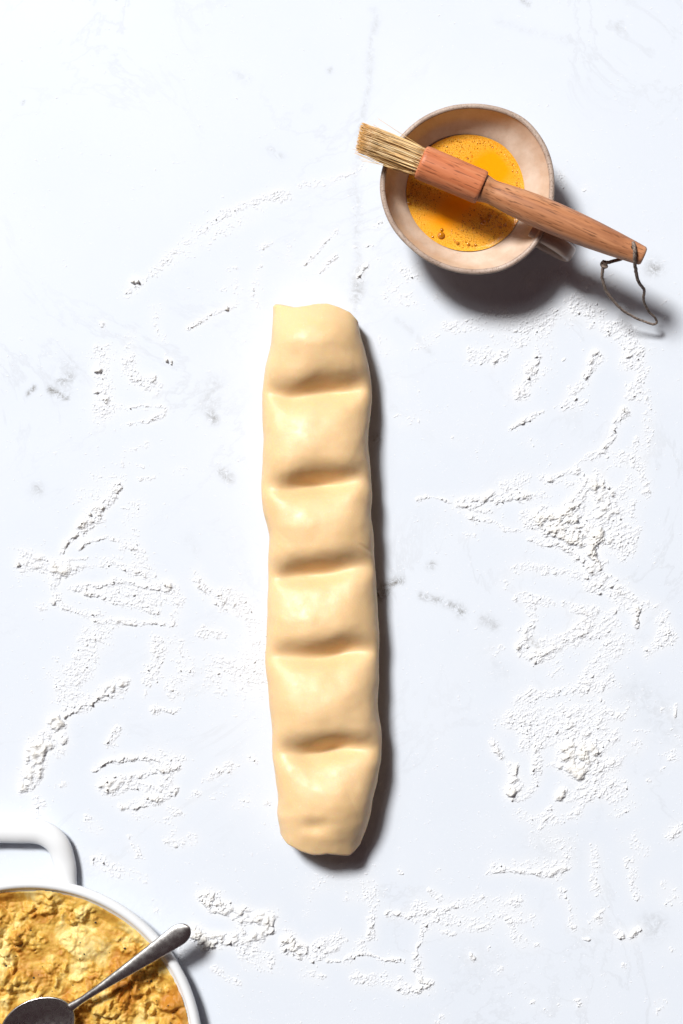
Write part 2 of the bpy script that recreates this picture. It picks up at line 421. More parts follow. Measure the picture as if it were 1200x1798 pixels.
def build_mug():
    root = empty('mug', MUG, 'cream speckled stoneware mug with beaten egg inside and brush across its rim', 'mug')
    zt = MUGH - 0.002
    outer = smooth_prof([(0.0005, 0.0012), (0.024, 0.0012), (0.028, 0.003), (0.037, 0.010), (0.047, 0.021), (0.0555, 0.035), (MR - 0.0004, zt)])
    b = ringed('outer_wall', outer, M_clay, root)
    inner = smooth_prof([(MR - 0.0038, zt), (0.0545, 0.0425), (0.0500, 0.0335), (0.0402, 0.0245), (0.036, 0.018), (0.026, 0.009), (0.012, 0.006), (0.0005, 0.006)])
    ringed('inner_wall', inner, M_glaze, root)
    a = np.linspace(0, 2 * np.pi, 14, endpoint=False)
    prof = [(MR - 0.0021 + 0.0019 * math.cos(t), zt + 0.0002 + 0.0018 * math.sin(t)) for t in a]
    ringed('rim', prof, M_rim, root, close=True)
    # handle: strap loop leaving the wall towards lower right
    d = Vector((0.855, -0.519, 0)); side = Vector((0.519, 0.855, 0))
    path = [(0.053, 0.040), (0.062, 0.0430), (0.072, 0.0430), (0.081, 0.039), (0.084, 0.031), (0.079, 0.023), (0.068, 0.017), (0.056, 0.0155), (0.040, 0.015)]
    P = np.array(path); t = np.linspace(0, len(P) - 1, 40); 
    Q = np.stack([np.interp(t, range(len(P)), P[:, 0]), np.interp(t, range(len(P)), P[:, 1])], 1)
    for _ in range(8): Q[1:-1] = (Q[:-2] + 2 * Q[1:-1] + Q[2:]) / 4
    V, F = [], []; S = 16
    for i, (r, z) in enumerate(Q):
        tg = Q[min(i + 1, 39)] - Q[max(i - 1, 0)]; tg /= np.linalg.norm(tg)
        nr = np.array([-tg[1], tg[0]])
        for s in range(S):
            a_ = 2 * math.pi * s / S
            ca, sa = math.cos(a_), math.sin(a_)
            u = math.copysign(abs(ca) ** 0.7, ca) * 0.0056; v_ = sa * 0.0034 + (0.0010 * (abs(ca) ** 2) if sa > 0 else 0)
            c = d * (r + nr[0] * v_) + side * u
            V.append((c.x, c.y, z + nr[1] * v_))
    for i in range(39):
        for s in range(S):
            F.append((i * S + s, i * S + (s + 1) % S, (i + 1) * S + (s + 1) % S, (i + 1) * S + s))
    mesh_obj('handle', V, F, M_clay, root)
    return root
mug_root = build_mug()

# ------------------------------------------------------------------ egg wash with bubbles
def build_egg():
    root = empty('egg_wash', MUG + Vector((0, 0, LIQ)), 'bright orange beaten egg with foam bubbles in the cream mug', 'egg wash')
    seg, nr = 160, 60
    th = np.linspace(0, 2 * np.pi, seg, endpoint=False)
    V, foam = [], []
    Rl = 0.0408
    for j in range(nr + 1):
        f = j / nr
        r = Rl * f
        k = 1 + (mug_k(th) - 1) * (LIQ / MUGH)
        z = 0.0009 * max(0, (f - 0.9) / 0.1) ** 2
        x = r * k * np.cos(th) if j else np.zeros(seg) + 1e-5 * np.cos(th); y = r * k * np.sin(th) if j else 1e-5 * np.sin(th)
        V.append(np.stack([x, y, np.full(seg, z)], 1))
        # clear band runs from upper right down to lower left
        u = (x + y) / 1.414; v = (x - y) / 1.414
        clear = np.exp(-((v - 0.002) / 0.011) ** 2) * np.clip(1.15 - np.abs(u / 0.038) ** 3, 0, 1)
        clear += 0.9 * np.exp(-(((x - 0.018) / 0.015) ** 2 + ((y - 0.018) / 0.012) ** 2))
        ring = np.clip((f - 0.80) / 0.1, 0, 1)
        foam.append(np.clip(np.maximum(1 - 1.1 * clear, ring * 0.8), 0, 1))
    V = np.array(V).reshape(-1, 3); idx = np.arange((nr + 1) * seg).reshape(nr + 1, seg); nx = np.roll(idx, -1, axis=1)
    F = np.stack([idx[:-1], idx[1:], nx[1:], nx[:-1]], -1).reshape(-1, 4)
    o = np_mesh('liquid', V, F, M_egg, root); attr(o, 'foam', np.array(foam).ravel())
    # bubbles
    def dome(r, c, n1=4, n2=9, h=0.55):
        vs = [(c[0], c[1], c[2] + r * h)]; fs = []
        for i in range(1, n1 + 1):
            a = i / n1 * math.pi / 2
            for s in range(n2):
                b = 2 * math.pi * s / n2
                vs.append((c[0] + r * math.sin(a) * math.cos(b), c[1] + r * math.sin(a) * math.sin(b), c[2] + r * h * math.cos(a)))
        for s in range(n2): fs.append((0, 1 + s, 1 + (s + 1) % n2))
        for i in range(n1 - 1):
            for s in range(n2):
                p = 1 + i * n2; q = p + n2
                fs.append((p + s, q + s, q + (s + 1) % n2, p + (s + 1) % n2))
        return vs, fs
    VV, FF = [], []
    rng = random.Random(3); n = 0; placed = []
    while n < 1000:
        a = rng.uniform(0, 2 * math.pi); f = math.sqrt(rng.random()); x, y = 0.0405 * f * math.cos(a), 0.0405 * f * math.sin(a)
        v = (x - y) / 1.414; u = (x + y) / 1.414
        clear = math.exp(-((v - 0.002) / 0.012) ** 2) + 0.9 * math.exp(-(((x - 0.018) / 0.016) ** 2 + ((y - 0.018) / 0.013) ** 2))
        p = max(1 - 1.3 * clear, 0.9 if f > 0.86 else 0.0) 
        if rng.random() > p: continue
        r = min(0.00022 + rng.expovariate(1 / 0.00011), 0.0008)
        if any((x - q[0]) ** 2 + (y - q[1]) ** 2 < (r + q[2]) ** 2 for q in placed): continue
        placed.append((x, y, r))
        vs, fs = dome(r, (x, y, 0.0001), 3, 7, 0.4); k0 = len(VV)
        VV += vs; FF += [tuple(i + k0 for i in q) for q in fs]; n += 1
    fo = mesh_obj('foam', VV, FF, M_bubble, root); fo['kind'] = 'stuff'
    for (px, py, r) in [(775, 413, 6.5), (850, 391, 5), (861, 380, 4), (776, 403, 3), (804, 427, 3.2), (823, 429, 3), (835, 430, 2.6), (887, 395, 2.8), (879, 399, 2.6), (719, 357, 4), (718, 345, 3), (873, 381, 2.6), (760, 416, 2.4)]:
        p = wp(px, py, LIQ) - MUG
        vs, fs = dome(r * PX, (0, 0, 0), 5, 14, 0.75)
        b = mesh_obj('bubble', vs, fs, M_bubble, root); b.location = (p.x, p.y, 0.0002)
build_egg()

# ------------------------------------------------------------------ pastry brush
def lathe_x(prof, seg=40, flat=1.0):
    V, F = [], []
    for x, r in prof:
        for s in range(seg):
            a = 2 * math.pi * s / seg; V.append((x, r * math.cos(a), r * math.sin(a) * flat))
    n = len(prof)
    for i in range(n - 1):
        for s in range(seg):
            F.append((i * seg + s, (i + 1) * seg + s, (i + 1) * seg + (s + 1) % seg, i * seg + (s + 1) % seg))
    F.append(tuple(range(seg))); F.append(tuple((n - 1) * seg + s for s in reversed(range(seg))))
    return V, F

def tube(pts, rad, seg=8):
    """swept tube through 3-D points"""
    V, F = [], []; n = len(pts); up = Vector((0.13, 0.31, 0.94))
    for i, p in enumerate(pts):
        t = (pts[min(i + 1, n - 1)] - pts[max(i - 1, 0)]).normalized()
        a = t.cross(up)
        if a.length < 1e-4: a = t.cross(Vector((1, 0, 0)))
        a.normalize(); b = t.cross(a)
        r = rad(i / (n - 1)) if callable(rad) else rad
        for s in range(seg):
            q = 2 * math.pi * s / seg; V.append(p + a * (r * math.cos(q)) + b * (r * math.sin(q)))
    for i in range(n - 1):
        for s in range(seg):
            F.append((i * seg + s, i * seg + (s + 1) % seg, (i + 1) * seg + (s + 1) % seg, (i + 1) * seg + s))
    F.append(tuple(reversed(range(seg)))); F.append(tuple((n - 1) * seg + s for s in range(seg)))
    return V, F
def catmull(P, n):
    P = [P[0]] + list(P) + [P[-1]]; out = []
    for i in range(1, len(P) - 2):
        p0, p1, p2, p3 = P[i - 1], P[i], P[i + 1], P[i + 2]
        for k in range(n):
            t = k / n
            out.append(0.5 * ((2 * p1) + (p2 - p0) * t + (2 * p0 - 5 * p1 + 4 * p2 - p3) * t * t + (3 * p1 - p0 - 3 * p2 + p3) * t ** 3))
    out.append(P[-2]); return out

BZ = 0.0602
def build_brush():
    A = wp(738.5, 283.5, BZ); B = wp(1131, 450, BZ)
    dx = B - A; ang = math.atan2(dx.y, dx.x); L = dx.length
    root = empty('pastry_brush', A, 'wooden pastry brush with pale bristles lying across the mug', 'brush')
    root.rotation_euler = (0, 0, ang)
    k = PX * (CAMH - BZ) / CAMH
    q = lambda z: z * 0.5 * k        # zoomed (2x) photo units to metres
    cl = q(236)
    # collar
    pr = [(0.0, q(52)), (0.0004, q(57)), (0.0014, q(60.5)), (0.0035, q(61.5)), (cl * 0.5, q(61.5)), (cl - 0.0025, q(61.3)), (cl - 0.0008, q(60)), (cl, q(56))]
    v, f = lathe_x(pr, 48); mesh_obj('collar', v, f, M_collarwood, root)
    # handle
    pts = [(cl - 0.0006, q(51)), (cl + q(10), q(49)), (cl + q(25), q(44)), (cl + q(40), q(43)), (cl + q(70), q(46)), (cl + q(120), q(51)), (cl + q(190), q(55.5)), (cl + q(260), q(56.5)), (cl + q(340), q(55)), (cl + q(420), q(51)), (cl + q(500), q(45)), (cl + q(570), q(38.5)), (L - q(6), q(34)), (L - q(2), q(32.5)), (L, q(29))]
    P = np.array(pts); xs = np.linspace(P[0, 0], P[-1, 0], 110); rs = np.interp(xs, P[:, 0], P[:, 1])
    for _ in range(3): rs[1:-3] = (rs[:-4] + 2 * rs[1:-3] + rs[2:-2]) / 4
    v, f = lathe_x(list(zip(xs, rs)), 48)
    h = mesh_obj('handle', v, f, M_handlewood, root)
    # drilled hole near the end
    hx = L - q(47)
    V2, F2 = [], []
    for zz in (-0.02, 0.02):
        for s in range(16):
            a = 2 * math.pi * s / 16; V2.append((hx + 0.0019 * math.cos(a), -q(-10) + 0.0019 * math.sin(a), zz))
    for s in range(16): F2.append((s, (s + 1) % 16, 16 + (s + 1) % 16, 16 + s))
    F2.append(tuple(reversed(range(16)))); F2.append(tuple(range(16, 32)))
    cut = mesh_obj('hole_cutter', V2, F2); cut.parent = root
    bpy.context.view_layer.update()
    md = h.modifiers.new('hole', 'BOOLEAN'); md.object = cut; md.operation = 'DIFFERENCE'; md.solver = 'EXACT'
    dg = bpy.context.evaluated_depsgraph_get()
    nm = bpy.data.meshes.new_from_object(h.evaluated_get(dg)); h.modifiers.clear(); h.data = nm
    bpy.data.objects.remove(cut)
    # bristles
    rng = random.Random(11)
    V, F, tone, tip = [], [], [], []
    bl = q(228)
    for i in range(820):
        a = rng.uniform(0, 2 * math.pi); rr = math.sqrt(rng.random())
        y0, z0 = q(51) * rr * math.cos(a), q(49) * rr * math.sin(a)
        ln = bl * (0.94 + 0.10 * rng.random() - (0.16 * rng.random() if rng.random() < 0.12 else 0)) + q(10) * y0 / q(51)
        sp = 0.98 + 0.09 * rng.gauss(0, 1)
        y1, z1 = y0 * sp + rng.gauss(0, q(3.0)) + q(-4), z0 * 0.75 + rng.gauss(0, q(4))
        stray = rng.random()
        if stray < 0.04: y1 += rng.choice((-1, 1)) * q(rng.uniform(14, 34)); z1 += q(rng.uniform(5, 25)); ln *= rng.uniform(0.85, 1.05)
        pts = []
        bend = rng.gauss(0, q(4)); bz = rng.gauss(0, q(4))
        for s in range(6):
            t = s / 5
            pts.append(Vector((0.004 - (ln + 0.004) * t, y0 + (y1 - y0) * t + bend * math.sin(math.pi * t), z0 + (z1 - z0) * t + bz * math.sin(math.pi * t))))
        r0 = q(rng.uniform(0.9, 1.7))
        vs, fs = tube(pts, lambda t: r0 * (1 - 0.55 * t), 4)
        kk = len(V); V += vs; F += [tuple(j + kk for j in g) for g in fs]
        tn = min(1, max(0, rng.gauss(0.76, 0.25)))
        tone += [tn] * len(vs)
        for s in range(6): tip += [max(0, (s / 5 - 0.80) / 0.2) * 0.8 * (0.4 + 0.6 * (i % 3 > 0))] * 4
    b = mesh_obj('bristles', V, F, M_bristle, root); b['kind'] = 'stuff'
    attr(b, 'tone', tone); attr(b, 'tip', tip)
    # twine loop through the hole
    inv = lambda px, py, z: (lambda p: Vector(((p - A).to_2d().dot(dx.to_2d().normalized()), (p - A).to_2d().dot(Vector((-dx.y, dx.x)).normalized()), z * 0.84 - BZ)))(wp(px, py, z * 0.84))
    loop = [inv(1113, 428, 0.066), inv(1113, 427, 0.081), inv(1115, 440, 0.0835), inv(1115, 458, 0.078), inv(1117, 474, 0.068), inv(1121, 492, 0.058), inv(1128, 503, 0.050), inv(1132, 510, 0.046), inv(1131, 528, 0.036), inv(1140, 546, 0.026), inv(1153, 561, 0.018), inv(1151, 569, 0.015), inv(1140, 567, 0.016), inv(1115, 557, 0.020), inv(1090, 541, 0.028), inv(1068, 515, 0.038), inv(1059, 492, 0.047), inv(1059, 474, 0.054), inv(1063, 463, 0.058), inv(1075, 459, 0.060), inv(1095, 452, 0.060), inv(1111, 434, 0.060)]
    pts = catmull(loop, 8)
    pts = [p + Vector((rng.gauss(0, .0001), rng.gauss(0, .0001), rng.gauss(0, .0001))) for p in pts]
    v, f = tube(pts, lambda t: 0.00125 - 0.0004 * math.sin(math.pi * min(1, max(0, (t - 0.2) / 0.65))) , 7)
    tw = mesh_obj('twine_loop', v, f, M_twine, root)
    kn = inv(1062, 464, 0.057)
    pts = []
    for i in range(46):
        t = i / 45; a = t * 5.5 * math.pi
        pts.append(kn + Vector((0.0017 * math.cos(a) + 0.0016 * (t - .5), 0.0019 * math.sin(a * 0.7 + 1), 0.0018 * math.sin(a))))
    v, f = tube(pts, 0.0009, 6); mesh_obj('knot', v, f, M_twine, root)
build_brush()

# ------------------------------------------------------------------ casserole with filling
PZ = 0.0165
PC = wp(51, 1849, PZ); PC.z = 0
PK = PX * (CAMH - PZ) / CAMH
RO, RI = 305 * PK, 287 * PK
def lathe(name, prof, mat, parent, seg=160, close=False):
    V, F = [], []
    for r, z in prof:
        for s in range(seg):
            a = 2 * math.pi * s / seg; V.append((r * math.cos(a), r * math.sin(a), z))
    n = len(prof)
    for i in range(n - 1 if not close else n):
        j = (i + 1) % n
        for s in range(seg):
            F.append((i * seg + s, i * seg + (s + 1) % seg, j * seg + (s + 1) % seg, j * seg + s))
    return mesh_obj(name, V, F, mat, parent)
def build_pot():
    root = empty('casserole_dish', PC, 'round white enamel casserole dish holding golden mash at lower left', 'casserole')
    rim_c = (RO + RI) / 2; rw = (RO - RI) / 2
    wall = smooth_prof([(0.0005, 0.0015), (0.092, 0.0015), (0.100, 0.004), (RI - 0.007, 0.007), (RI - 0.002, PZ - 0.005), (RI + 0.001, PZ - 0.002)], 220)
    inn = smooth_prof([(RI + 0.001, PZ - 0.002), (RI - 0.0012, PZ - 0.004), (RI - 0.0020, PZ - 0.007), (RI - 0.004, 0.0035), (0.088, 0.0025), (0.0005, 0.0025)], 220)
    lathe('wall', list(wall) + list(inn)[1:], M_enamel, root)
    a = np.linspace(0, 2 * np.pi, 20, endpoint=False)
    lathe('rim', [(rim_c + rw * math.cos(t), PZ - 0.0035 + 0.0040 * math.sin(t)) for t in a], M_enamel, root, close=True)
    hz = 0.0064
    pts = [wp(117, 1562, hz), wp(116, 1545, hz), wp(113, 1515, hz), wp(100, 1481, hz + .001), wp(72, 1462, hz + .001), wp(30, 1459, hz + .001), wp(-20, 1460, hz + .001), wp(-62, 1472, hz + .001), wp(-86, 1500, hz + .002), wp(-90, 1535, hz), wp(-86, 1600, hz)]
    pts = catmull([p - PC for p in pts], 10)
    S = 20; V, F = [], []
    n = len(pts)
    for i, p in enumerate(pts):
        t = (pts[min(i + 1, n - 1)] - pts[max(i - 1, 0)]).normalized(); sd = t.cross(Vector((0, 0, 1))).normalized()
        f = i / (n - 1); wd = 0.0074 + 0.0014 * math.sin(math.pi * f) ** 2; ht = 0.0060
        for s in range(S):
            q = 2 * math.pi * s / S; V.append(p + sd * (wd * math.cos(q)) + Vector((0, 0, ht * math.sin(q))))
    for i in range(n - 1):
        for s in range(S):
            F.append((i * S + s, i * S + (s + 1) % S, (i + 1) * S + (s + 1) % S, (i + 1) * S + s))
    F.append(tuple(reversed(range(S)))); F.append(tuple((n - 1) * S + s for s in range(S)))
    mesh_obj('handle', V, F, M_enamel, root)
build_pot()

def build_mash():
    cell = 0.00055; N = int(2 * RI / cell) + 2
    xs = (np.arange(N) - N / 2) * cell
    X, Y = np.meshgrid(xs, xs); R = np.hypot(X, Y)
    sh = X.shape
    rng = np.random.default_rng(21)
    def cells(cs, amp):
        """rounded lumps: domes on jittered points"""
        h = np.zeros(sh, dtype=np.float32); pts = rng.uniform(-RI, RI, (int((2 * RI / cs) ** 2 * 1.5), 2))
        for p in pts:
            r = cs * rng.uniform(0.45, 1.0)
            i0 = max(0, int((p[0] - r) / cell + N / 2)); i1 = min(N, int((p[0] + r) / cell + N / 2) + 2)
            j0 = max(0, int((p[1] - r) / cell + N / 2)); j1 = min(N, int((p[1] + r) / cell + N / 2) + 2)
            if i1 <= i0 or j1 <= j0: continue
            ee = rng.uniform(0.7, 1.3)
            dd = 1 - ((X[j0:j1, i0:i1] - p[0]) ** 2 * ee + (Y[j0:j1, i0:i1] - p[1]) ** 2 / ee) / r ** 2
            h[j0:j1, i0:i1] = np.maximum(h[j0:j1, i0:i1], np.sqrt(np.maximum(dd, 0)) * amp * r / cs * rng.uniform(.5, 1.1))
        return h
    def gn(mm):
        a = blur(rng.standard_normal(sh).astype(np.float32), mm / 1000 / cell); return a / a.std()
    jj, ii = np.meshgrid(np.arange(N), np.arange(N), indexing='ij')
    wx = np.rint(gn(3.0) * 2.2).astype(int); wy = np.rint(gn(3.0) * 2.2).astype(int)
    warp = lambda a: a[np.clip(jj + wy, 0, N - 1), np.clip(ii + wx, 0, N - 1)]
    billow = lambda mm: np.minimum(np.abs(gn(mm)), 1.9)          # rounded curds parted by sharp crevices
    h = gn(9) * 0.0016 + cells(0.013, 0.0072) + warp(billow(2.4)) * 0.0024 * np.clip(0.8 + 0.5 * gn(7), 0.1, 1.5) + cells(0.005, 0.0030) + billow(0.9) * 0.0009 - 0.0102
    h = blur(h, 0.6)
    # scraped smooth hollow near the rim and a bed pressed under the spoon
    sc_p = wp(172, 1652, 0.012) - PC
    g = np.exp(-(((X - sc_p.x) * 0.8 + (Y - sc_p.y) * 0.6) / 0.020) ** 2 - ((-(X - sc_p.x) * 0.6 + (Y - sc_p.y) * 0.8) / 0.010) ** 2)
    h = h * (1 - 0.92 * g) - 0.0022 * g
    sp = wp(68, 1806, 0.018) - PC
    g2 = np.exp(-((X - sp.x) ** 2 + (Y - sp.y) ** 2) / 0.022 ** 2)
    h = h * (1 - 0.85 * g2) - 0.0050 * g2
    h = np.clip(np.where(h < -0.002, -0.002 + 0.0038 * np.tanh((h + 0.002) / 0.0038), h), -0.0060, 0.0078)
    Z = PZ - 0.0050 + h
    edge = np.clip((R - (RI - 0.010)) / 0.007, 0, 1)
    Z = Z * (1 - 0.85 * edge) + (PZ - 0.0042) * 0.85 * edge
    wallr = RI - 0.0008
    keep = R < wallr
    ctr = keep[:-1, :-1] & keep[1:, :-1] & keep[:-1, 1:] & keep[1:, 1:]
    idx = np.arange(N * N).reshape(N, N)
    F = np.stack([idx[:-1, :-1], idx[:-1, 1:], idx[1:, 1:], idx[1:, :-1]], -1)[ctr]
    used = np.unique(F); remap = np.full(N * N, -1); remap[used] = np.arange(len(used))
    V = np.stack([X.ravel(), Y.ravel(), Z.ravel()], 1)[used]
    root = empty('mashed_filling', PC, 'lumpy golden yellow mashed potato filling with pepper inside white dish', 'mash')
    m = np_mesh('mash', V, remap[F], M_mash, root); m['kind'] = 'stuff'
    # pepper
    rr = random.Random(4); VV, FF = [], []
    bmx = bmesh.new()
    for i in range(230):
        a = rr.uniform(0, 2 * math.pi); r = (RI - 0.008) * math.sqrt(rr.random()); x, y = r * math.cos(a), r * math.sin(a)
        zz = Z[int(y / cell + N / 2), int(x / cell + N / 2)]
        s = min(0.00026 + rr.expovariate(1 / 0.00024), 0.0011)
        mt = bmesh.ops.create_icosphere(bmx, subdivisions=1, radius=s)
        for v in mt['verts']: v.co = Vector((v.co.x * rr.uniform(.6, 1.4) + x, v.co.y * rr.uniform(.6, 1.4) + y, v.co.z * .6 + zz + s * .2))
    me = bpy.data.meshes.new('pepper'); bmx.to_mesh(me); bmx.free(); me.materials.append(M_pepper)
    p = bpy.data.objects.new('pepper', me); C.objects.link(p); p.parent = root; p['kind'] = 'stuff'
build_mash()

def build_spoon():
    z0 = 0.0135
    c = wp(68, 1806, z0); ax = wp(325, 1634, z0 + 0.012) - wp(119, 1771, z0); ax.z = 0
    ang = math.atan2(ax.y, ax.x)
    root = empty('spoon', Vector((c.x, c.y, z0)), 'dull steel spoon with bowl in mash and handle over dish rim', 'spoon')
    root.rotation_euler = (0, 0, ang)
    k = PX * (CAMH - z0) / CAMH
    # bowl: egg-shaped double surface
    V, F = [], []; NRr, S = 18, 64; th_ = 0.0011
    def bowl(off, inset):
        out = []
        for i in range(NRr + 1):
            f = i / NRr
            for s in range(S):
                q = 2 * math.pi * s / S
                x = (72 * k - inset) * f * math.cos(q); y = (54 * k - inset) * f * math.sin(q) * (1 - 0.10 * math.cos(q) * f)
                z = -0.0085 * (1 - f ** 2.2) + 0.0045 + off + 0.0012 * math.cos(q) * f
                out.append((x, y, z))
        return out
    V = bowl(0, 0.0006) + bowl(-th_, 0)
    n1 = (NRr + 1) * S
    for i in range(NRr):
        for s in range(S):
            a, b = i * S + s, i * S + (s + 1) % S; F.append((a, a + S, b + S, b)); F.append((n1 + a, n1 + b, n1 + b + S, n1 + a + S))
    for s in range(S):
        a, b = NRr * S + s, NRr * S + (s + 1) % S; F.append((a, n1 + a, n1 + b, b))
    mesh_obj('bowl', V, F, M_steel, root)
    # handle
    L0 = 64 * k; Lend = (Vector((wp(334, 1628, 0.0255).x, wp(334, 1628, 0.0255).y, 0)) - Vector((c.x, c.y, 0))).length
    st = [(0.0, 9, 0.0045), (0.05, 7.5, 0.0052), (0.12, 6.2, 0.0062), (0.25, 7.2, 0.0080), (0.45, 10.5, 0.0100), (0.65, 14.2, 0.0116), (0.80, 17.0, 0.0126), (0.90, 18.5, 0.0129), (0.95, 16.0, 0.0129), (0.985, 11.0, 0.0128), (1.0, 3.0, 0.0127)]
    st = np.array(st); ts = np.r_[np.linspace(0, 0.9, 40), np.linspace(0.905, 1, 20)]
    V, F = [], []; S = 16
    for t in ts:
        x = L0 + (Lend - L0) * t; hw = np.interp(t, st[:, 0], st[:, 1]) * k; z = np.interp(t, st[:, 0], st[:, 2])
        if t > 0.9: hw = 18.5 * k * math.sqrt(max(0.004, 1 - ((t - 0.9) / 0.1) ** 2))
        for s in range(S):
            q = 2 * math.pi * s / S; cq, sq = math.cos(q), math.sin(q)
            V.append((x, hw * math.copysign(abs(cq) ** 0.75, cq), z + 0.0010 * sq + 0.0006 * (1 - abs(cq)) * (1 if sq > 0 else 0)))
    n = len(ts)
    for i in range(n - 1):
        for s in range(S):
            F.append((i * S + s, (i + 1) * S + s, (i + 1) * S + (s + 1) % S, i * S + (s + 1) % S))
    F.append(tuple(range(S))); F.append(tuple((n - 1) * S + s for s in reversed(range(S))))
    mesh_obj('handle', V, F, M_steel, root)
build_spoon()

